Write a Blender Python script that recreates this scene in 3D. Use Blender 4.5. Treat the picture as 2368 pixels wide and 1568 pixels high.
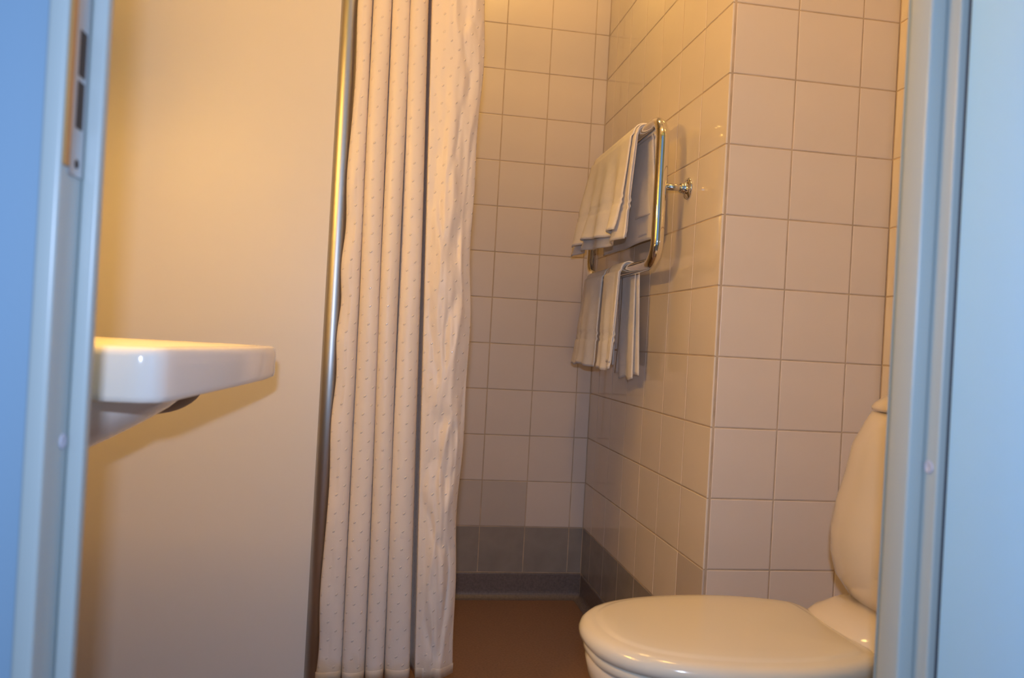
import bpy, math, random
from mathutils import Vector, Matrix, noise
random.seed(7)
S = bpy.context.scene
COL = S.collection
for o in list(bpy.data.objects): bpy.data.objects.remove(o)

# ------------------------------------------------------------------ camera
YAW, PITCH, ROLL = 0.1574, 0.0045, 0.0550
CH = 0.84                                   # lens height above the floor
cy_, sy_ = math.cos(YAW), math.sin(YAW); cp, sp = math.cos(PITCH), math.sin(PITCH)
FW = Vector((sy_*cp, cy_*cp, sp)); RT0 = Vector((cy_, -sy_, 0)); UP0 = RT0.cross(FW)
RT = RT0*math.cos(ROLL) + UP0*math.sin(ROLL); UP = UP0*math.cos(ROLL) - RT0*math.sin(ROLL)
cam = bpy.data.cameras.new('camera'); co = bpy.data.objects.new('camera', cam); COL.objects.link(co)
M = Matrix((RT, UP, -FW)).transposed().to_4x4(); M.translation = Vector((0, 0, CH)); co.matrix_world = M
cam.sensor_width = 24.0; cam.lens = 24.0*1849.06/2368; cam.clip_start = 0.01
cam.dof.use_dof = True; cam.dof.focus_distance = 1.85; cam.dof.aperture_fstop = 3.3
S.camera = co

# ------------------------------------------------------------------ world, lights, exposure
w = bpy.data.worlds.new('hall_daylight'); S.world = w; w.use_nodes = True
bg = w.node_tree.nodes['Background']; bg.inputs[0].default_value = (0.45, 0.80, 1.35, 1); bg.inputs[1].default_value = 0.36
FLASH_POS = Vector((0, 0, CH)) + UP*0.095 - RT*0.004 - FW*0.055
fl = bpy.data.lights.new('camera_flash', 'AREA'); fl.shape = 'RECTANGLE'; fl.size = 0.034; fl.size_y = 0.016
fl.energy = 8.0; fl.color = (0.56, 0.67, 0.93)
fo = bpy.data.objects.new('camera_flash', fl); COL.objects.link(fo)
FM = Matrix((RT, UP, -FW)).transposed().to_4x4(); FM.translation = FLASH_POS; fo.matrix_world = FM
S.view_settings.view_transform = 'Standard'; S.view_settings.look = 'None'
S.view_settings.gamma = 1.0; S.view_settings.use_curve_mapping = False
S.view_settings.exposure = 0.03
LAMP = Vector((0.34, 2.08, 2.25)); LAMP_COL = (1.0, 0.595, 0.16); LAMP_STRENGTH = 34.0     # small ceiling lamp over the shower
ROOM_LAMP = Vector((0.25, 1.20, 2.25)); ROOM_LAMP_STRENGTH = 82.0; WARM = (1.0, 0.515, 0.10)   # ceiling lamp over the basin and toilet
WALL_LAMP = Vector((-0.655, 0.95, 1.38)); WALL_LAMP_STRENGTH = 165.0                          # tube lamp over the washbasin

# ------------------------------------------------------------------ helpers
def mesh(name, verts, faces, mat=None, smooth=False, uvs=None):
    me = bpy.data.meshes.new(name); me.from_pydata([tuple(v) for v in verts], [], faces); me.update()
    if mat: me.materials.append(mat)
    if smooth:
        for p in me.polygons: p.use_smooth = True
    if uvs:
        l = me.uv_layers.new(name='UVMap')
        for lp in me.loops: l.data[lp.index].uv = uvs[lp.vertex_index]
    return me
def link(name, me, parent=None, loc=(0, 0, 0), rot=(0, 0, 0)):
    o = bpy.data.objects.new(name, me); COL.objects.link(o); o.location = loc; o.rotation_euler = rot
    if parent: o.parent = parent
    return o
def tag(o, label=None, cat=None, group=None, kind=None):
    if label: o['label'] = label
    if cat: o['category'] = cat
    if group: o['group'] = group
    if kind: o['kind'] = kind
    return o
def struct(o, label, cat): return tag(o, label, cat, kind='structure')
def empty(name, loc=(0, 0, 0)):
    o = bpy.data.objects.new(name, None); COL.objects.link(o); o.location = loc; return o
def box(x0, x1, y0, y1, z0, z1):
    v = [(x0,y0,z0),(x1,y0,z0),(x1,y1,z0),(x0,y1,z0),(x0,y0,z1),(x1,y0,z1),(x1,y1,z1),(x0,y1,z1)]
    f = [(0,3,2,1),(4,5,6,7),(0,1,5,4),(1,2,6,5),(2,3,7,6),(3,0,4,7)]
    return v, f
def boxmesh(name, dims, mat, bevel=0, seg=3):
    me = mesh(name, *box(*dims), mat)
    if bevel:
        import bmesh
        bm = bmesh.new(); bm.from_mesh(me)
        bmesh.ops.bevel(bm, geom=bm.edges[:], offset=bevel, segments=seg, affect='EDGES', profile=0.5)
        bm.to_mesh(me); bm.free()
        for p in me.polygons: p.use_smooth = True
        try: me.set_sharp_from_angle(angle=math.radians(40))
        except Exception: pass
    return me
def loft(rings, cap0=True, cap1=True, closed=True):
    n = len(rings[0]); v = [p for r in rings for p in r]; f = []
    for i in range(len(rings)-1):
        for j in range(n if closed else n-1):
            k = (j+1) % n; f.append((i*n+j, i*n+k, (i+1)*n+k, (i+1)*n+j))
    if cap0: f.append(tuple(reversed(range(n))))
    if cap1: f.append(tuple((len(rings)-1)*n+j for j in range(n)))
    return v, f
def tube(path, r, n=20, caps=True):
    rings = []; path = [Vector(p) for p in path]; prev = None
    for i, p in enumerate(path):
        t = (path[min(i+1, len(path)-1)] - path[max(i-1, 0)]).normalized()
        if prev is None:
            a = t.orthogonal().normalized()
        else:
            a = (prev - t*prev.dot(t)).normalized()
        prev = a; b = t.cross(a)
        rr = r[i] if isinstance(r, (list, tuple)) else r
        rings.append([p + a*rr*math.cos(2*math.pi*k/n) + b*rr*math.sin(2*math.pi*k/n) for k in range(n)])
    return loft(rings, caps, caps)
def lathe(prof, axis, origin, n=40):
    """prof: (distance along axis, radius)"""
    axis = Vector(axis).normalized(); a = axis.orthogonal().normalized(); b = axis.cross(a); o = Vector(origin)
    rings = [[o + axis*d + (a*math.cos(2*math.pi*k/n) + b*math.sin(2*math.pi*k/n))*max(r, 1e-4) for k in range(n)] for d, r in prof]
    return loft(rings)
def resample(pts, n, closed=True, smooth=2):
    P = [Vector(p) for p in pts]
    for _ in range(smooth):
        Q = []
        m = len(P)
        for i in range(m if closed else m-1):
            a, b = P[i], P[(i+1) % m]; Q += [a*0.75+b*0.25, a*0.25+b*0.75]
        P = Q
    seg = [(P[(i+1) % len(P)]-P[i]).length for i in range(len(P))]; tot = sum(seg); out = []
    for k in range(n):
        d = tot*k/n; i = 0
        while d > seg[i] and i < len(seg)-1: d -= seg[i]; i += 1
        out.append(P[i].lerp(P[(i+1) % len(P)], d/max(seg[i], 1e-9)))
    return out
def subsurf(o, lv=1):
    m = o.modifiers.new('smooth', 'SUBSURF'); m.levels = lv; m.render_levels = lv

# ------------------------------------------------------------------ materials
def mat(name, col, rough=0.5, metal=0.0, spec=0.5, coat=0.0, var=0.0, vscale=8.0, bump=0.0, bscale=60.0, sheen=0.0, col2=None, coatr=0.05):
    m = bpy.data.materials.new(name); m.use_nodes = True; nt = m.node_tree; b = nt.nodes['Principled BSDF']
    b.inputs['Base Color'].default_value = (*col, 1); b.inputs['Roughness'].default_value = rough
    b.inputs['Metallic'].default_value = metal; b.inputs['Specular IOR Level'].default_value = spec
    b.inputs['Coat Weight'].default_value = coat; b.inputs['Coat Roughness'].default_value = coatr
    b.inputs['Sheen Weight'].default_value = sheen
    tc = nt.nodes.new('ShaderNodeTexCoord')
    if var or col2:
        n = nt.nodes.new('ShaderNodeTexNoise'); n.inputs['Scale'].default_value = vscale; n.inputs['Detail'].default_value = 5
        nt.links.new(tc.outputs['Object'], n.inputs['Vector'])
        mx = nt.nodes.new('ShaderNodeMix'); mx.data_type = 'RGBA'
        c2 = col2 if col2 else tuple(c*(1-var) for c in col)
        mx.inputs[6].default_value = (*col, 1); mx.inputs[7].default_value = (*c2, 1)
        rp = nt.nodes.new('ShaderNodeMapRange'); rp.inputs[1].default_value = 0.35; rp.inputs[2].default_value = 0.68
        nt.links.new(n.outputs[0], rp.inputs[0]); nt.links.new(rp.outputs[0], mx.inputs[0])
        nt.links.new(mx.outputs[2], b.inputs['Base Color'])
    if bump:
        n2 = nt.nodes.new('ShaderNodeTexNoise'); n2.inputs['Scale'].default_value = bscale; n2.inputs['Detail'].default_value = 3
        nt.links.new(tc.outputs['Object'], n2.inputs['Vector'])
        bp = nt.nodes.new('ShaderNodeBump'); bp.inputs['Strength'].default_value = bump; bp.inputs['Distance'].default_value = 0.001
        nt.links.new(n2.outputs[0], bp.inputs['Height']); nt.links.new(bp.outputs[0], b.inputs['Normal'])
    return m
TILE = mat('cream_glaze', (0.82, 0.73, 0.63), 0.08, var=0.05, vscale=5, bump=0.12, bscale=9)
TILEM = mat('cream_satin_glaze', (0.79, 0.69, 0.61), 0.30, var=0.04, vscale=5, bump=0.1, bscale=12)
TILEW = mat('warm_grey_glaze', (0.63, 0.56, 0.50), 0.25, var=0.06, vscale=6, bump=0.12, bscale=9)
TILEG = mat('grey_glaze', (0.36, 0.325, 0.29), 0.20, var=0.16, vscale=14, bump=0.12, bscale=9)
GROUT = mat('grout', (0.62, 0.49, 0.36), 0.9, var=0.25, vscale=20)
VINYL = mat('brown_vinyl', (0.29, 0.165, 0.105), 0.45, var=0.25, vscale=160, bump=0.3, bscale=300)
COVE = mat('cove_vinyl_flash_grey', (0.20, 0.165, 0.155), 0.42, var=0.25, vscale=160, bump=0.3, bscale=300)  # same vinyl as the floor, with its flash-lit grey put into the colour
PANEL = mat('cream_laminate', (0.67, 0.61, 0.545), 0.42, bump=0.05, bscale=300)
WALLL = mat('beige_wall_paint', (0.42, 0.35, 0.27), 0.6)
WHITE = mat('white_ceiling', (0.62, 0.60, 0.57), 0.8)
BLUEW = mat('pale_blue_paint', (0.21, 0.33, 0.45), 0.45, bump=0.1, bscale=200)
LEAF = mat('pale_blue_door_lacquer', (0.34, 0.66, 1.0), 0.34, bump=0.06, bscale=200)
FRAME = mat('door_frame_lacquer', (0.36, 0.42, 0.42), 0.33)
STEEL = mat('brushed_steel', (0.55, 0.56, 0.58), 0.35, 0.9)
BRASS = mat('brass_edge', (0.50, 0.28, 0.10), 0.45, 0.4)
DARK = mat('dark_recess', (0.03, 0.025, 0.022), 0.7)
STEMC = mat('polished_steel', (0.66, 0.65, 0.64), 0.18, 1.0)
CHROME = mat('chrome', (0.82, 0.80, 0.77), 0.05, 1.0)
ALU = mat('satin_aluminium', (0.56, 0.54, 0.51), 0.40, 1.0)
PORC = mat('white_porcelain', (0.84, 0.80, 0.74), 0.07, spec=0.6)
LID = mat('cream_seat_plastic', (0.66, 0.61, 0.50), 0.13, spec=0.5)
PLUG = mat('grey_plastic', (0.42, 0.44, 0.52), 0.4)
UNDERSHADE = mat('underside_shade_brown', (0.22, 0.155, 0.11), 0.55)  # brown holds the shade under the basin, painted into the colour
GAPSHADE = mat('navy_gap_shade', (0.02, 0.035, 0.07), 0.6)  # shade of the hinge gap put into a navy colour
CPORC = mat('cream_porcelain', (0.66, 0.59, 0.49), 0.09, spec=0.55)
TOWEL = mat('terry_cotton', (0.93, 0.86, 0.78), 0.95, spec=0.1, sheen=0.25, bump=0.9, bscale=700, var=0.06, vscale=25)

def curtain_mat():
    m = mat('jacquard_polyester', (0.93, 0.82, 0.72), 0.40, spec=0.45, sheen=0.1); nt = m.node_tree; N = nt.nodes; L = nt.links; b = N['Principled BSDF']
    uv = N.new('ShaderNodeUVMap'); uv.uv_map = 'UVMap'
    sep = N.new('ShaderNodeSeparateXYZ'); L.new(uv.outputs[0], sep.inputs[0])
    def math_(op, a, bb=None, cc=None):
        n = N.new('ShaderNodeMath'); n.operation = op
        for i, v in enumerate((a, bb, cc)):
            if v is None: continue
            if isinstance(v, (int, float)): n.inputs[i].default_value = v
            else: L.new(v, n.inputs[i])
        return n.outputs[0]
    # small raised dots on a staggered lattice: columns 15 mm apart, rows 37 mm apart
    cu = math_('DIVIDE', sep.outputs[0], 0.0155); ci = math_('FLOOR', cu)
    off = math_('MULTIPLY', math_('MODULO', math_('ABSOLUTE', ci), 2.0), 0.5)
    cv = math_('ADD', math_('DIVIDE', sep.outputs[1], 0.037), off)
    fu = math_('MULTIPLY', math_('SUBTRACT', math_('FRACT', cu), 0.5), 0.0155)
    fv = math_('MULTIPLY', math_('SUBTRACT', math_('FRACT', cv), 0.5), 0.037)
    sk = math_('SUBTRACT', fu, math_('MULTIPLY', fv, 0.5))
    d = math_('SQRT', math_('ADD', math_('MULTIPLY', sk, sk), math_('MULTIPLY', fv, math_('MULTIPLY', fv, 0.7))))
    mr = N.new('ShaderNodeMapRange'); mr.interpolation_type = 'SMOOTHSTEP'
    mr.inputs[1].default_value = 0.0027; mr.inputs[2].default_value = 0.0011; L.new(d, mr.inputs[0])
    bp = N.new('ShaderNodeBump'); bp.inputs['Strength'].default_value = 0.85; bp.inputs['Distance'].default_value = 0.0012
    L.new(mr.outputs[0], bp.inputs['Height'])
    no = N.new('ShaderNodeTexNoise'); no.inputs['Scale'].default_value = 26; no.inputs['Detail'].default_value = 3; no.inputs['Distortion'].default_value = 0.6
    tc = N.new('ShaderNodeTexCoord'); L.new(tc.outputs['Object'], no.inputs['Vector'])
    b2 = N.new('ShaderNodeBump'); b2.inputs['Strength'].default_value = 0.35; b2.inputs['Distance'].default_value = 0.004
    L.new(no.outputs[0], b2.inputs['Height']); L.new(bp.outputs[0], b2.inputs['Normal']); L.new(b2.outputs[0], b.inputs['Normal'])
    rr = math_('SUBTRACT', 0.42, math_('MULTIPLY', mr.outputs[0], 0.22)); L.new(rr, b.inputs['Roughness'])
    # yellow water stain along the hem
    so = N.new('ShaderNodeSeparateXYZ'); L.new(tc.outputs['Object'], so.inputs[0])
    n3 = N.new('ShaderNodeTexNoise'); n3.inputs['Scale'].default_value = 22; L.new(tc.outputs['Object'], n3.inputs['Vector'])
    h = math_('SUBTRACT', math_('ADD', 0.135, math_('MULTIPLY', n3.outputs[0], 0.085)), so.outputs[2])
    st = math_('MULTIPLY', h, 22.0); cl = N.new('ShaderNodeClamp'); L.new(st, cl.inputs[0])
    mx = N.new('ShaderNodeMix'); mx.data_type = 'RGBA'; L.new(cl.outputs[0], mx.inputs[0])
    mx.inputs[6].default_value = (0.93, 0.82, 0.72, 1); mx.inputs[7].default_value = (0.78, 0.60, 0.38, 1)
    L.new(mx.outputs[2], b.inputs['Base Color'])
    tr = N.new('ShaderNodeBsdfTranslucent'); tr.inputs[0].default_value = (0.8, 0.70, 0.58, 1); ms = N.new('ShaderNodeMixShader'); ms.inputs[0].default_value = 0.22
    out = N['Material Output']; L.new(b.outputs[0], ms.inputs[1]); L.new(tr.outputs[0], ms.inputs[2]); L.new(ms.outputs[0], out.inputs[0])
    return m
CURT = curtain_mat()

# ------------------------------------------------------------------ room layout (metres)
XS, YP, YB, XR, XL = 0.6875, 1.598, 2.600, 1.074, -0.66    # shower wall, pillar face, back wall, right wall, left wall
Z0, T, NR = 0.0847, 0.150, 15
ZC = Z0 + NR*T
YD = 0.64                                                    # hall side of the door wall
YI = 0.76                                                    # bathroom side of the door wall

struct(link('floor', mesh('floor', *box(-2.0, 2.0, -1.6, YB+0.15, -0.1, 0), VINYL)), 'brown speckled vinyl floor running from the hall into the shower', 'floor')
struct(link('ceiling', mesh('ceiling', *box(XL-0.1, XR+0.1, YI-0.12, YB+0.15, ZC, ZC+0.1), WHITE)), 'white bathroom ceiling above the tiled walls', 'ceiling')
G = 0.0008                                                   # grout lies this far behind the tile faces
wall_back = struct(link('wall_back', mesh('wall_back', *box(XL-0.1, XR+0.1, YB+G, YB+0.15, 0, ZC), GROUT)), 'tiled wall at the back of the shower', 'wall')
wall_shower = struct(link('wall_shower_right', mesh('wall_shower_right', *box(XS+G, XS+0.03, YP+0.004, YB+G, 0, ZC), GROUT)), 'glossy tiled shower side wall carrying the chrome towel rail', 'wall')
wall_pillar = struct(link('wall_pillar', mesh('wall_pillar', *box(XS+0.03, XR+0.1, YP+G, YB+G, 0, ZC), GROUT)), 'tiled pillar face between shower and toilet', 'wall')
# the strip of grout that closes the pillar corner
wall_right = struct(link('wall_right', mesh('wall_right', *box(XR+G, XR+0.12, YI, YP+G, 0, ZC), GROUT)), 'tiled wall behind the toilet cistern', 'wall')
link('corner_grout', mesh('corner_grout', *box(XS+G+0.003, XS+0.03, YP+G, YP+0.004, 0, ZC), GROUT), wall_pillar)
struct(link('wall_left', mesh('wall_left', *box(XL-0.12, XL, YI, YB+G, 0, ZC), WALLL)), 'plain cream wall that carries the washbasin', 'wall')

TM = {}
def tile_mesh(wd, ht, m):
    key = (round(wd, 4), round(ht, 4), m.name)
    if key in TM: return TM[key]
    g = 0.0024; a, b, t, bv = wd/2-g/2, ht/2-g/2, 0.006, 0.0014
    v = []
    for (ix, d) in ((0, t), (0, bv), (bv*0.35, bv*0.3), (bv*1.2, 0)):
        v += [(-a+ix, d, -b+ix), (a-ix, d, -b+ix), (a-ix, d, b-ix), (-a+ix, d, b-ix)]
    f = []
    for r in range(3):
        for j in range(4):
            k = (j+1) % 4; f.append((r*4+j, r*4+k, r*4+4+k, r*4+4+j))
    f.append((12, 13, 14, 15))
    me = mesh('tile', v, f, m); TM[key] = me
    return me
def tiles(parent, cols, place, rotz, pick):
    """cols: (centre coordinate, width) list; place(c, z) -> location; front faces local -y"""
    for ci, (c, wd) in enumerate(cols):
        for k in range(NR):
            o = link('tile', tile_mesh(wd, T, pick(ci, k)), parent, place(c, Z0+T*(k+0.5)), (random.gauss(0, 0.0012), 0, rotz+random.gauss(0, 0.0012)))
def cols(edges): return [((a+b)/2, abs(b-a)) for a, b in zip(edges, edges[1:])]
be = [XS, XS-0.0476] + [XS-0.0476-T*i for i in range(1, 9)]; be.append(XL)
def pick_back(ci, k):
    if k == 0: return TILEG
    if k == 1 and ci in (2, 3): return TILEW
    return TILEM
tiles(wall_back, cols(be), lambda c, z: (c, YB, z), 0, pick_back)
se = [YP, YP+0.1483] + [YP+0.1483+T*i for i in range(1, 6)] + [YB]
def pick_side(ci, k):
    if k == 0: return TILEG
    if k == 1 and ci == 0: return TILEW
    return TILE
tiles(wall_shower, cols(se), lambda c, z: (XS, c, z), -math.pi/2, pick_side)
pe = [XS+0.0075, XS+T, XS+2*T, XR]
tiles(wall_pillar, cols(pe), lambda c, z: (c, YP, z), 0, lambda ci, k: TILEG if k == 0 else TILEM)
re_ = [YP, YP-0.12] + [YP-0.12-T*i for i in range(1, 5)] + [YI]
tiles(wall_right, cols(re_), lambda c, z: (XR, c, z), -math.pi/2, lambda ci, k: TILEG if k == 0 else TILE)

# coved vinyl skirting under the tiles
def cove(name, p0, p1, nrm, label):
    p0, p1, nrm = Vector(p0), Vector(p1), Vector(nrm); R = 0.022; prof = [(0.0002, Z0-0.001), (0.0022, Z0-0.003), (0.003, Z0-0.006)]
    for i in range(7):
        a = math.pi/2*i/6; prof.append((0.003+R*(1-math.cos(a)), 0.001+R*(1-math.sin(a))))
    prof.append((0.003+R, 0.0002)); prof.append((0.0002, 0.0002))
    rings = [[p + nrm*d + Vector((0, 0, z)) for d, z in prof] for p in (p0, p1)]
    v, f = loft(rings)
    return struct(link(name, mesh(name, v, f, COVE)), label, 'skirting')
cove('baseboard_back', (XL+0.001, YB-0.0005, 0), (XS-0.001, YB-0.0005, 0), (0, -1, 0), 'vinyl coved skirting coloured flash-lit grey under the back shower tiles')
cove('baseboard_shower_right', (XS-0.0005, YB-0.02, 0), (XS-0.0005, YP, 0), (-1, 0, 0), 'vinyl coved skirting coloured flash-lit grey along the shower side wall')
cove('baseboard_pillar', (XS+0.001, YP-0.0005, 0), (XR-0.02, YP-0.0005, 0), (0, -1, 0), 'vinyl coved skirting at the foot of the pillar')
cove('baseboard_right', (XR-0.0005, YP-0.02, 0), (XR-0.0005, YI+0.01, 0), (-1, 0, 0), 'vinyl coved skirting behind the toilet')

# ------------------------------------------------------------------ shower partition and its post
PY = 1.700
struct(link('wall_partition', boxmesh('wall_partition', (XL+0.0005, -0.118, PY, PY+0.026, 0.001, ZC-0.001), PANEL)), 'smooth cream board partition behind the washbasin', 'wall')
post = empty('aluminium_post', (-0.1095, PY+0.01, 0)); tag(post, 'round satin aluminium post at the free edge of the cream partition', 'post')
link('tube', mesh('tube', *tube([(0, 0, 0.004), (0, 0, 0.8), (0, 0, 1.6), (0, 0, ZC-0.004)], 0.0205, 40), ALU, True), post)
link('edge_channel', boxmesh('edge_channel', (-0.013, -0.008, -0.0100, 0.0165, 0.003, ZC-0.003), ALU, 0.0008, 1), post)
link('foot_collar', mesh('foot_collar', *lathe([(0.0005, 0.021), (0.0005, 0.030), (0.004, 0.030), (0.008, 0.0225), (0.012, 0.021)], (0, 0, 1), (0, 0, 0)), ALU, True), post)

# ------------------------------------------------------------------ shower curtain on its rod
rod = empty('curtain_rod', (0.30, 1.700, 2.13)); tag(rod, 'satin aluminium curtain rod across the shower opening above the curtain', 'rod')
link('rod', mesh('rod', *tube([(-0.39, 0, 0), (0.386, 0, 0)], 0.0125, 24), ALU, True), rod)
for s in (-0.388, 0.384):
    link('end_flange', mesh('end_flange', *lathe([(-0.003, 0.027), (0.003, 0.027), (0.005, 0.016)], (1 if s < 0 else -1, 0, 0), (s, 0, 0)), ALU, True), rod)
def lerp(a, b, t): return a+(b-a)*t
BT = [-0.091, -0.062, -0.024, 0.014, 0.052]            # fold valleys near the top of the picture
BB = [-0.102, -0.050, -0.003, 0.036, 0.089]            # and near the hem
def curtain():
    nz = 150; z_top, z_bot = 2.105, 0.137; per = 26; rows = []; U = []
    for iz in range(nz+1):
        q = iz/nz; z = lerp(z_top, z_bot, q)
        k = min(1.15, max(0, (1.54-z)/(1.54-0.14))); k = max(0, k)
        b = [lerp(BT[i], BB[i], k) for i in range(5)]
        g = lerp(0.005, 0.008, k)
        pts = []
        amp = [0.024, 0.030, 0.036, 0.036]
        for i in range(4):
            a, c = b[i], b[i+1]
            for s in range(per):
                t = s/per
                if i == 0 and s < 1: pass
                ov = 1.05 if i else 0.85
                x = a+(c-a)*(t-ov*math.sin(2*math.pi*t)/(2*math.pi))
                A = amp[i]*(1+0.12*math.sin(z*5+i*1.7))
                y = 1.700-A*math.sin(math.pi*t)**0.75
                if i == 0 and t < 0.5: y = 1.700-A*(0.55+0.45*math.sin(math.pi*t)) + 0.0015*math.sin(z*37)
                x += 0.0022*math.sin(z*6.3+i*2.1+1.0)*math.sin(math.pi*t)
                if i == 0: x += (1-t)*0.0022*math.sin(z*29+2*math.sin(z*7))
                pts.append((x, y))
        # the deep fold that shows the back of the cloth, then the wide flat last panel
        a = b[4]
        for s in range(10):
            t = s/10; pts.append((a+g*0.25*t+0.001, 1.698+0.026*math.sin(math.pi/2*t)))
        for s in range(12):
            t = s/12; pts.append((a+g*(0.25+1.15*t), 1.724-0.047*t**1.4))
        a = a+g*1.4; c = lerp(0.170, 0.177, k) + 0.0035*math.sin(z*9.5+0.4)+0.0018*math.sin(z*23)
        for s in range(46):
            t = s/45
            x = a+(c-a)*(t**0.92); y = 1.677-0.012*math.sin(math.pi*min(1, t*0.9+0.1))+0.012*t**6
            # slanting drag creases
            e = math.sin(math.pi*t)**0.6
            nz1 = noise.noise(Vector((t*1.3+z*3.0, z*2.0-t*1.6, 3.1))); nz2 = noise.noise(Vector((t*1.6-z*5.0, z*3.4+t*1.8, 9.7)))
            nz3 = noise.noise(Vector((t*1.3+z*6.0, z*5.0-t*1.9, 5.5)))
            y += e*(0.011*nz1 - 0.007*(1-abs(nz2))**4 + 0.006*(1-abs(nz3))**6 + 0.0025*noise.noise(Vector((t*9, z*14, 1.0))))
            pts.append((x, y))
        for s in range(1, 7):                              # the side seam turned back
            t = s/6; pts.append((c-0.010*t**1.5-0.0, 1.689+0.012*t))
        d = 0; px, py = pts[0]
        for (x, y) in pts:
            d += math.hypot(x-px, y-py); px, py = x, y
            rows.append((x, y, z+0.0012*math.sin(x*60)-q*0.014*(0.17-x)/0.27)); U.append((d, z))
    n = len(pts); f = []
    for i in range(nz):
        for j in range(n-1): f.append((i*n+j, (i+1)*n+j, (i+1)*n+j+1, i*n+j+1))
    o = link('curtain_cloth', mesh('curtain_cloth', rows, f, CURT, True, U), curt)
    s = o.modifiers.new('cloth', 'SOLIDIFY'); s.thickness = 0.0008
    # stitched hem along the bottom
    hv = []; hf = []
    last = rows[-n:]
    for (x, y, z) in last:
        hv += [(x, y-0.0012, z+0.020), (x, y-0.0018, z+0.019), (x, y-0.0018, z-0.0005), (x, y+0.0012, z-0.0005)]
    for j in range(n-1):
        for r in range(3): hf.append((j*4+r, j*4+r+1, j*4+r+5, j*4+r+4))
    link('hem', mesh('hem', hv, hf, CURT, True, [(0, 0)]*len(hv)), curt)
curt = empty('shower_curtain', (0, 0, 0)); tag(curt, 'cream dotted shower curtain hanging gathered beside the aluminium post', 'curtain')
curtain()
for i, x in enumerate((-0.083, -0.043, -0.005, 0.033, 0.09, 0.165)):
    ring = [(x, 1.700+0.0175*math.cos(a*math.pi/12), 2.124+0.0225*math.sin(a*math.pi/12)) for a in range(24)]; ring.append(ring[0])
    link('ring', mesh('ring', *tube(ring, 0.0016, 8), CHROME, True), curt)

# ------------------------------------------------------------------ chrome towel rail
rail = empty('towel_rail', (XS, 1.81, 1.226)); tag(rail, 'chrome rounded rectangular towel rail standing off the tiled side wall', 'towel rail')
RX, RY0, RY1, RZ0, RZ1, RR = 0.6165, 1.797, 2.405, 1.046, 1.385, 0.055
def loop_path():
    P = []
    for (cy, cz, a0) in ((RY0+RR, RZ1-RR, 180), (RY1-RR, RZ1-RR, 90), (RY1-RR, RZ0+RR, 0), (RY0+RR, RZ0+RR, -90)):
        for k in range(13):
            a = math.radians(a0-90*k/12); P.append((RX, cy+RR*math.cos(a), cz+RR*math.sin(a)))
    P.append(P[0]); return P
lp = [Vector(p)-rail.location for p in loop_path()]
def ring_tube(path, r, n=28):
    rings = []; P = path[:-1]; m = len(P)
    for i in range(m):
        t = (P[(i+1) % m]-P[i-1]).normalized(); a = Vector((1, 0, 0)); b = t.cross(a).normalized()
        rings.append([P[i]+a*r*math.cos(2*math.pi*k/n)+b*r*math.sin(2*math.pi*k/n) for k in range(n)])
    rings.append(rings[0]); v, f = loft(rings[:-1], False, False)
    b0 = (m-1)*n
    for j in range(n):
        k = (j+1) % n; f.append((b0+j, b0+k, k, j))
    return v, f
link('loop', mesh('loop', *ring_tube(lp, 0.0150), CHROME, True), rail)
for y in (RY0+0.004, RY1-0.004):
    yy = y-rail.location.y; xx = RX-XS
    st = link('stem', mesh('stem', *tube([(xx+0.008, yy, 0), (-0.003, yy, 0)], 0.0078, 24), STEMC, True), rail)
    fv = lathe([(0.0003, 0.0255), (0.002, 0.0262), (0.0045, 0.0245), (0.0065, 0.0185), (0.0085, 0.0140), (0.016, 0.0125), (0.020, 0.0118), (0.0215, 0.0095), (0.0215, 0.0072)], (-1, 0, 0), (0, 0, 0))
    link('flange', mesh('flange', *fv, CHROME, True), st, (0, yy, 0))
link('plug', mesh('plug', *lathe([(0, 0.0045), (0.012, 0.0045), (0.013, 0.003)], (0, 0, -1), (RX-XS, RY0+0.030-rail.location.y, RZ1-0.022-rail.location.z)), BRASS, True), rail)

# ------------------------------------------------------------------ towels
def drape(zbar, rb, y0, y1, lf, lb, ny, thick, xoff_f, xoff_b, yshift_f=None, yshift_b=None, seedp=0.0, wave=0.008, hemf=True):
    """one cloth layer laid over a bar: front flap towards the room, back flap towards the wall"""
    path = []
    nd = 34
    for i in range(nd): path.append(('f', lf*(1-i/nd)))
    for i in range(17): path.append(('o', math.pi*i/16))
    for i in range(1, nd+1): path.append(('b', lb*i/nd))
    V = []; 
    for (kind, s) in path:
        for j in range(ny+1):
            t = j/ny; y = lerp(y0, y1, t)
            if kind == 'f':
                x, z = RX-rb-xoff_f(t, s), zbar-s
                amp = wave*min(1, s/lf)**1.2
                x -= amp*(0.5+0.5*math.sin(t*11+seedp)) + amp*0.5*math.sin(t*23+seedp*2+s*8)
                if yshift_f: y += yshift_f(t, s)
                u = s/lf
                if hemf and (0.70 < u < 0.735 or 0.63 < u < 0.655): x += 0.0028
                if hemf and u > 0.97: x -= 0.0015
            elif kind == 'o':
                x, z = RX-rb*math.cos(s), zbar+rb*math.sin(s)
            else:
                x, z = RX+rb+xoff_b(t, s), zbar-s
                amp = wave*0.7*(s/lb)**1.2
                x += amp*0.6*math.sin(t*9+seedp+1)
                if yshift_b: y += yshift_b(t, s)
            V.append((x, y, z + (0.003*math.sin(t*9+seedp) if s > lf*0.9 and kind != 'o' else 0)))
    n = ny+1; F = [(i*n+j, i*n+j+1, (i+1)*n+j+1, (i+1)*n+j) for i in range(len(path)-1) for j in range(ny)]
    return V, F
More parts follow.
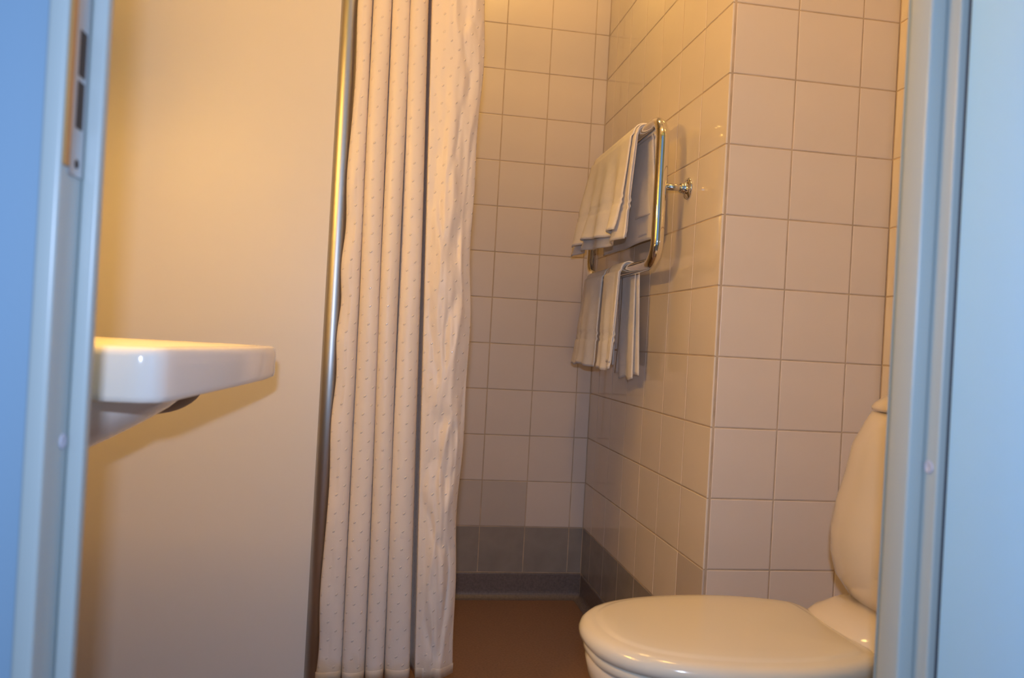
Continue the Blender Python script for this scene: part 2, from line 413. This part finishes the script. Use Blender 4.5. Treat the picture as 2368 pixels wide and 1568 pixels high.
def cloth(name, layers, parent, thick):
    V = []; F = []
    for (v, f) in layers:
        b = len(V); V += v; F += [tuple(i+b for i in q) for q in f]
    me = mesh(name, V, F, TOWEL, True); o = link(name, me, parent)
    s = o.modifiers.new('thickness', 'SOLIDIFY'); s.thickness = thick; s.offset = 0
    return o
bath = empty('bath_towel', (RX, 2.1, RZ1)); tag(bath, 'large folded off-white towel over the top bar of the chrome rail', 'towel', 'towels on the rail')
L1 = drape(RZ1, 0.0170, 1.935, 2.37, 0.268, 0.265, 40, 0.004, lambda t, s: 0.002+0.010*(s/0.27)+0.030*t*(s/0.27), lambda t, s: 0.004+0.012*s/0.27,
           lambda t, s: -0.016*(s/0.27), lambda t, s: -0.02*(1-t)*(s/0.27), 0.3, 0.012)
L2 = drape(RZ1, 0.0212, 1.928, 2.36, 0.275, 0.25, 40, 0.004, lambda t, s: 0.003+0.014*(s/0.27)+0.028*t*(s/0.27), lambda t, s: 0.006+0.010*s/0.27,
           lambda t, s: -0.020*(s/0.27), lambda t, s: -0.02*(1-t)*(s/0.27), 1.0, 0.016)
L3 = drape(RZ1, 0.0258, 1.945, 2.33, 0.250, 0.20, 40, 0.004, lambda t, s: 0.006+0.018*(s/0.27)+0.024*t*(s/0.27), lambda t, s: 0.004+0.004*s/0.27,
           lambda t, s: -0.006*(s/0.27), None, 1.9, 0.022)
for q in (L1, L2, L3):
    q[0][:] = [(x-bath.location.x, y-bath.location.y, z-bath.location.z) for x, y, z in q[0]]
cloth('inner_layer', [L1, L2], bath, 0.0034)
cloth('outer_layer', [L3], bath, 0.0036)
hand = empty('hand_towel', (RX, 2.2, RZ0)); tag(hand, 'smaller off-white towel over the bottom bar of the chrome rail', 'towel', 'towels on the rail')
H1 = drape(RZ0, 0.0172, 2.015, 2.165, 0.262, 0.285, 22, 0.004, lambda t, s: 0.004+0.008*(s/0.27)+0.014*math.sin(math.pi*t), lambda t, s: 0.003+0.006*s/0.27,
           lambda t, s: -0.020*(s/0.27)+0.02*(1-t)*(s/0.27), lambda t, s: -0.035*t*(s/0.27), 2.2, 0.006)
H2 = drape(RZ0, 0.0172, 2.175, 2.375, 0.258, 0.25, 26, 0.004, lambda t, s: 0.006+0.014*(s/0.27)+0.016*math.sin(math.pi*t), lambda t, s: 0.002+0.004*s/0.27,
           lambda t, s: 0.02*t*(s/0.27), None, 4.0, 0.008)
H3 = drape(RZ0, 0.0212, 2.005, 2.12, 0.245, 0.275, 16, 0.004, lambda t, s: 0.006+0.004*(s/0.27), lambda t, s: 0.006+0.010*s/0.27-0.010*t,
           lambda t, s: 0.01*(1-t)*(s/0.27), lambda t, s: 0.05*t*(s/0.27)**2, 0.4, 0.007)
for q in (H1, H2, H3):
    q[0][:] = [(x-hand.location.x, y-hand.location.y, z-hand.location.z) for x, y, z in q[0]]
cloth('near_fold', [H1, H3], hand, 0.0034)
cloth('far_fold', [H2], hand, 0.0034)

# ------------------------------------------------------------------ washbasin on the left wall
basin = empty('washbasin', (XL, 1.11, 0.79)); tag(basin, 'white porcelain washbasin cantilevered from the left wall beside the door frame', 'washbasin')
BO = Vector((XL, 1.11, 0.0))
out = [(XL, 0.905), (-0.56, 0.900), (-0.40, 0.900), (-0.300, 0.900), (-0.252, 0.900), (-0.238, 0.906), (-0.232, 0.922), (-0.222, 0.975), (-0.208, 1.04), (-0.192, 1.110), (-0.178, 1.180),
       (-0.168, 1.240), (-0.165, 1.280), (-0.168, 1.305), (-0.185, 1.325), (-0.23, 1.332), (-0.30, 1.332), (-0.44, 1.335), (-0.56, 1.335), (XL, 1.33)]
OUT = [v for v in resample([(x, y) for x, y in out], 96, True, 2)]
OUT = [Vector((max(p.x, XL+0.001), p.y)) for p in OUT]
CB = Vector((-0.385, 1.115))
def bring(inset, z, zf=None, round_=0.0):
    r = []
    for p in OUT:
        d = p-CB; L = d.length; q = CB+d*max(0.0, (L-inset)/L)
        if round_: e = CB+Vector((0.185*d.x/L, 0.165*d.y/L))*max(0.02, 1-inset/0.20); q = q.lerp(e, round_)
        if p.x < XL+0.004 and inset < 0.03: q.x = XL+0.001
        zz = z if zf is None else zf(q.x, q.y)
        r.append(Vector((q.x, q.y, zz))-Vector((XL, 1.11, 0.79)))
    return r
def zlow(x, y): 
    k = min(1, max(0, (y-0.95)/0.34))*min(1, max(0, (x+0.34)/0.10)); return 0.753+0.014*k
rings = [bring(0.155, 0.744, None, 1.0), bring(0.10, 0.746, None, 0.6), bring(0.045, 0, lambda x, y: zlow(x, y)+0.001), bring(0.006, 0, lambda x, y: zlow(x, y)), bring(0.0012, 0, lambda x, y: zlow(x, y)+0.002), bring(0.0, 0, lambda x, y: zlow(x, y)+0.008),
         bring(0.0005, 0.785), bring(0.0, 0.803), bring(0.0015, 0.8095), bring(0.005, 0.813), bring(0.012, 0.8142), bring(0.026, 0.8136), bring(0.036, 0.8105, None, 0.15), bring(0.046, 0.801, None, 0.4),
         bring(0.062, 0.780, None, 0.7), bring(0.09, 0.765, None, 0.9), bring(0.13, 0.758, None, 1.0), bring(0.18, 0.756, None, 1.0)]
v, f = loft(rings)
link('basin_body', mesh('basin_body', v, f, PORC, True), basin)
kr = []
for i in range(15):
    t = i/14; x = lerp(-0.248, XL+0.001, t)
    zb = 0.757-0.215*t**0.78; wd = 0.040+0.085*min(1, t*2.5)**0.7
    ring = []
    for j in range(20):
        a = math.pi*j/19; ring.append(Vector((x-XL, wd*math.cos(a), 0.757-(0.757-zb)*math.sin(a)**0.8-0.79-(0.0 if 0 < j < 19 else 0))))
    kr.append(ring)
v, f = loft(kr, True, True, True)
link('shroud', mesh('shroud', v, f, PORC, True), basin)
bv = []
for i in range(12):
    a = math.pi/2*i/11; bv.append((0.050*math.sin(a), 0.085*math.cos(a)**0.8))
o = link('drain_housing', mesh('drain_housing', *lathe([(0, 0.07)]+bv, (0, 0, -1), (0, 0, 0)), UNDERSHADE, True), basin, (-0.345-XL, 0.125, 0.757-0.79))  # bump under the bowl, coloured with the shade the basin throws on it
o = link('drain', mesh('drain', *lathe([(0, 0.03), (0.0025, 0.029), (0.003, 0.021), (0.001, 0.019)], (0, 0, 1), (0, 0, 0)), CHROME, True), basin, (-0.385-XL, 0.005, 0.757-0.79))

# ------------------------------------------------------------------ toilet facing the basin
TY = 1.152
wc = empty('toilet', (0.62, TY, 0)); tag(wc, 'cream toilet with closed lid and rounded cistern against the right wall', 'toilet')
prof = [(0.313, 0.0), (0.3145, 0.030), (0.322, 0.060), (0.342, 0.094), (0.375, 0.123), (0.42, 0.145), (0.48, 0.161), (0.55, 0.168), (0.61, 0.164), (0.66, 0.152), (0.70, 0.136), (0.724, 0.122), (0.730, 0.06)]
pl = [(x, -h) for x, h in prof] + [(x, h) for x, h in reversed(prof[1:])]
LO = resample(pl, 96, True, 1)
LC = Vector((0.545, 0.0))
def lring(inset, z, zf=None, sx=1.0):
    r = []
    for p in LO:
        d = p-LC; L = d.length; q = LC+d*max(0.0, (L-inset)/L)
        zz = z if zf is None else zf(q)
        r.append(Vector((q.x-0.62, q.y, zz)))
    return r
lidr = [lring(0.016, 0.3985), lring(0.006, 0.399), lring(0.001, 0.404), lring(0.0, 0.411), lring(0.003, 0.4185), lring(0.009, 0.4235), lring(0.017, 0.4258), lring(0.0235, 0.4268), lring(0.0265, 0.4274), lring(0.030, 0.4292), lring(0.036, 0.4302), lring(0.06, 0.4318), lring(0.10, 0.4328), lring(0.14, 0.4332)]
link('lid', mesh('lid', *loft(lidr), LID, True), wc)
seat = [lring(0.060, 0.381), lring(0.012, 0.381), lring(0.008, 0.386), lring(0.008, 0.393), lring(0.012, 0.3975), lring(0.060, 0.3975)]
link('seat', mesh('seat', *loft(seat), LID, True), wc)
def bowlring(k, z, x0, x1, hw):
    r = []
    for p in LO:
        u = (p.x-0.313)/(0.730-0.313); r.append(Vector((lerp(x0, x1, u)-0.62, p.y/0.168*hw, z)))
    return r
bw = [bowlring(0, 0.3805, 0.330, 0.80, 0.158), bowlring(0, 0.372, 0.324, 0.82, 0.163), bowlring(0, 0.345, 0.330, 0.83, 0.160), bowlring(0, 0.30, 0.365, 0.83, 0.150), bowlring(0, 0.24, 0.42, 0.82, 0.130),
      bowlring(0, 0.17, 0.475, 0.81, 0.108), bowlring(0, 0.10, 0.50, 0.80, 0.100), bowlring(0, 0.04, 0.495, 0.80, 0.105), bowlring(0, 0.012, 0.485, 0.80, 0.110), bowlring(0, 0.001, 0.485, 0.80, 0.112)]
bw.reverse()
link('bowl', mesh('bowl', *loft(bw), CPORC, True), wc)
def oval(cx, hx, hy, z, n=56, e=2.5):
    r = []
    for k in range(n):
        a = 2*math.pi*k/n; c, s = math.cos(a), math.sin(a)
        r.append(Vector((cx+hx*math.copysign(abs(c)**(2/e), c)-0.62, hy*math.copysign(abs(s)**(2/e), s), z)))
    return r
deck = [oval(0.80, 0.115, 0.110, 0.30), oval(0.80, 0.120, 0.125, 0.36), oval(0.80, 0.122, 0.13, 0.395), oval(0.802, 0.115, 0.13, 0.412), oval(0.81, 0.100, 0.12, 0.430), oval(0.82, 0.08, 0.10, 0.445)]
link('deck', mesh('deck', *loft(deck), CPORC, True), wc)
XC = 0.835
tank = []
for z, xf, hy in ((0.425, 0.800, 0.085), (0.432, 0.765, 0.120), (0.448, 0.742, 0.150), (0.475, 0.726, 0.172), (0.51, 0.719, 0.182), (0.55, 0.718, 0.184), (0.60, 0.724, 0.180), (0.65, 0.736, 0.170), (0.70, 0.752, 0.155), (0.735, 0.767, 0.142), (0.757, 0.778, 0.133)):
    xb = 0.955-0.02*abs(z-0.58)/0.17; xf += 0.034+(0.011 if z < 0.66 else 0.0); xb += 0.02; tank.append(oval((xf+xb)/2, (xb-xf)/2, hy, z, 64, 2.6))
link('cistern', mesh('cistern', *loft(tank), CPORC, True), wc)
tl = []
for z, g in ((0.7585, -0.004), (0.760, 0.002), (0.765, 0.003), (0.772, -0.002), (0.782, -0.014), (0.791, -0.032), (0.797, -0.052), (0.800, -0.075)):
    xf, xb = 0.811, 0.965; tl.append(oval((xf+xb)/2, max(0.005, (xb-xf)/2+g), 0.133+g, z, 64, 2.5))
link('cistern_lid', mesh('cistern_lid', *loft(tl), CPORC, True), wc)
link('flush_button', mesh('flush_button', *lathe([(0, 0.022), (0.006, 0.022), (0.009, 0.018), (0.010, 0.010)], (0, 0, 1), (0.888-0.62, 0, 0.799)), CHROME, True), wc)
for s in (-1, 1):
    link('hinge', mesh('hinge', *tube([(0.734-0.62, s*0.075-0.018, 0.408), (0.734-0.62, s*0.075+0.018, 0.408)], 0.007, 20), LID, True), wc)
    
link('waste_pipe', mesh('waste_pipe', *tube([(0.15, 0, 0.19), (0.30, 0, 0.19), (0.45, 0, 0.19)], 0.05, 28), CPORC, True), wc)

# ------------------------------------------------------------------ door wall, frame and open leaf
ZH = 2.05
XJ0, XJ1 = -0.2435, 0.504                       # rebate faces
wv, wf = [], []
for d in ((-2.0, XJ0-0.0155, YD+0.008, YI, 0, 2.6), (XJ1+0.0155, 2.0, YD+0.008, YI, 0, 2.6), (XJ0-0.0155, XJ1+0.0155, YD+0.008, YI, ZH+0.0155, 2.6)):
    a, b = box(*d); k = len(wv); wv += a; wf += [tuple(i+k for i in q) for q in b]
struct(link('wall_front', mesh('wall_front', wv, wf, BLUEW)), 'pale blue painted hall wall around the bathroom doorway', 'wall')
frame = empty('trim_1', ((XJ0+XJ1)/2, YD, 0)); struct(frame, 'pale lacquered door frame around the bathroom opening', 'door frame')
FX = frame.location.x
def fbox(name, d, m, bevel=0.002, parent=frame):
    return link(name, boxmesh(name, (d[0]-FX, d[1]-FX, d[2]-YD, d[3]-YD, d[4], d[5]), m, bevel), parent)
fbox('jamb', (XJ0-0.0148, XJ0, YD-0.004, YI-0.03, 0.001, ZH+0.015), FRAME, 0.003)
fbox('jamb', (XJ1, XJ1+0.0148, YD+0.020, YI-0.03, 0.001, ZH+0.015), FRAME, 0.002)
fbox('hinge_gap_shade', (XJ1+0.007, XJ1+0.0148, YD+0.004, YD+0.0195, 0.001, ZH-0.001), GAPSHADE, 0.001)  # dark strip added to stand for the shade in the hinge gap
fbox('jamb', (XJ0, XJ1, YD-0.004, YI-0.03, ZH, ZH+0.0148), FRAME, 0.003)
fbox('stop', (XJ0+0.0002, XJ0+0.013, YD+0.038, YD+0.051, 0.001, ZH-0.001), FRAME, 0.0025)
fbox('stop', (XJ1-0.0165, XJ1-0.0002, YD+0.038, YD+0.070, 0.001, ZH-0.001), FRAME, 0.0025)
fbox('stop', (XJ0+0.014, XJ1-0.0175, YD+0.038, YD+0.053, ZH-0.014, ZH-0.0002), FRAME, 0.0025)
# lock strike plate let into the left rebate
SP = frame.matrix_world
ZA, ZB2 = 0.968, 1.155
plate = link('strike_plate', boxmesh('strike_plate', (0, 0.0016, 0.009, 0.035, 0.949, ZB2), STEEL, 0.0007, 1), frame, (XJ0-FX, 0, 0)); plate['label'] = 'steel lock strike plate'
link('lip', boxmesh('lip', (0, 0.0022, -0.002, 0.0080, 0.954, ZB2), BRASS, 0.0006, 1), plate)
for (za, zb) in ((0.986, 1.022), (1.026, 1.061)):
    link('latch_hole', boxmesh('latch_hole', (0.0012, 0.0019, 0.0160, 0.0290, za, zb), DARK), plate)
link('screw', mesh('screw', *lathe([(0, 0.0035), (0.0006, 0.0035), (0.0008, 0.0015)], (1, 0, 0), (0.0014, 0.0225, 0.959)), DARK, True), plate)
PLG = lathe([(0, 0.0062), (0.0008, 0.0062), (0.0014, 0.0054), (0.0015, 0.004), (0.0008, 0.003)], (1, 0, 0), (0, 0, 0))
link('plug', mesh('plug', *PLG, PLUG, True), frame, (XJ0-FX, 0.030, 0.744))
link('plug', mesh('plug', *PLG, PLUG, True), frame, (XJ1-FX, 0.031, 0.746), (0, 0, math.pi))
# small dent plug in the hall wall by the frame
dent = link('screw_plug', mesh('screw_plug', *lathe([(0, 0.0035), (0.0008, 0.0034), (0.0010, 0.002)], (0, -1, 0), (0, 0, 0)), PLUG, True), None, (-0.296, YD+0.008, 0.719))
tag(dent, 'tiny grey screw plug in the pale blue wall left of the frame', 'screw plug')

leaf = empty('door_1', (XJ1+0.001, YD+0.0095, 0)); struct(leaf, 'pale blue door leaf swung open on the right of the frame', 'door')
leaf.rotation_euler = (0, 0, math.radians(2.0))
link('leaf', boxmesh('leaf', (0.0, 0.040, -0.742, -0.001, 0.008, ZH-0.004), LEAF, 0.0015, 2), leaf)
for z in (0.30, 1.75):
    link('hinge', mesh('hinge', *tube([(0.046, 0.001, z-0.04), (0.046, 0.001, z+0.04)], 0.006, 16), STEEL, True), leaf)
hd = link('handle', mesh('handle', *tube([(-0.001, -0.69, 1.02), (-0.045, -0.69, 1.02), (-0.05, -0.67, 1.02), (-0.05, -0.58, 1.02)], 0.009, 16), STEEL, True), leaf)
link('rose', mesh('rose', *lathe([(0, 0.026), (0.006, 0.025), (0.008, 0.02)], (-1, 0, 0), (0, -0.69, 1.02)), STEEL, True), hd)

# ------------------------------------------------------------------ ceiling lamp (the warm light of the room)
lampo = empty('ceiling_light', (LAMP.x, LAMP.y, ZC)); tag(lampo, 'round warm glass ceiling lamp above the shower', 'lamp')
link('base', mesh('base', *lathe([(0.0005, 0.09), (0.012, 0.09), (0.014, 0.085)], (0, 0, -1), (0, 0, 0)), WHITE, True), lampo)
EM = bpy.data.materials.new('warm_lamp_glass'); EM.use_nodes = True; nt = EM.node_tree; nt.nodes.clear()
e = nt.nodes.new('ShaderNodeEmission'); e.inputs[0].default_value = (*LAMP_COL, 1); e.inputs[1].default_value = LAMP_STRENGTH
oo = nt.nodes.new('ShaderNodeOutputMaterial'); nt.links.new(e.outputs[0], oo.inputs[0])
dm = [(0.014, 0.075), (0.022, 0.080)] + [(0.022+0.062*math.sin(a*math.pi/16), 0.080*math.cos(a*math.pi/16)) for a in range(1, 9)]
link('glass_dome', mesh('glass_dome', *lathe(dm, (0, 0, -1), (0, 0, 0)), EM, True), lampo)

rl = empty('ceiling_light', (ROOM_LAMP.x, ROOM_LAMP.y, ZC)); tag(rl, 'round warm glass ceiling lamp between washbasin and toilet', 'lamp')
link('base', bpy.data.meshes['base'], rl)
EM3 = EM.copy(); EM3.name = 'warm_dome_glass'; EM3.node_tree.nodes['Emission'].inputs[1].default_value = ROOM_LAMP_STRENGTH; EM3.node_tree.nodes['Emission'].inputs[0].default_value = (*WARM, 1)
link('glass_dome', mesh('glass_dome', *lathe(dm, (0, 0, -1), (0, 0, 0)), EM3, True), rl)
wl = empty('wall_lamp', WALL_LAMP); tag(wl, 'long warm tube lamp on the left wall above the washbasin', 'lamp')
link('housing', boxmesh('housing', (-0.0045, 0.028, -0.17, 0.17, -0.022, 0.022), WHITE, 0.004), wl)
EM2 = EM.copy(); EM2.name = 'warm_tube_glass'; EM2.node_tree.nodes['Emission'].inputs[0].default_value = (1.0, 0.535, 0.095, 1); EM2.node_tree.nodes['Emission'].inputs[1].default_value = WALL_LAMP_STRENGTH
link('tube_glass', mesh('tube_glass', *tube([(0.052, -0.15, 0), (0.052, 0, 0), (0.052, 0.15, 0)], 0.020, 24), EM2, True), wl)
for s_ in (-1, 1):
    link('end_cap', mesh('end_cap', *tube([(0.052, s_*0.149, 0), (0.052, s_*0.168, 0)], 0.0235, 24), WHITE, True), wl)
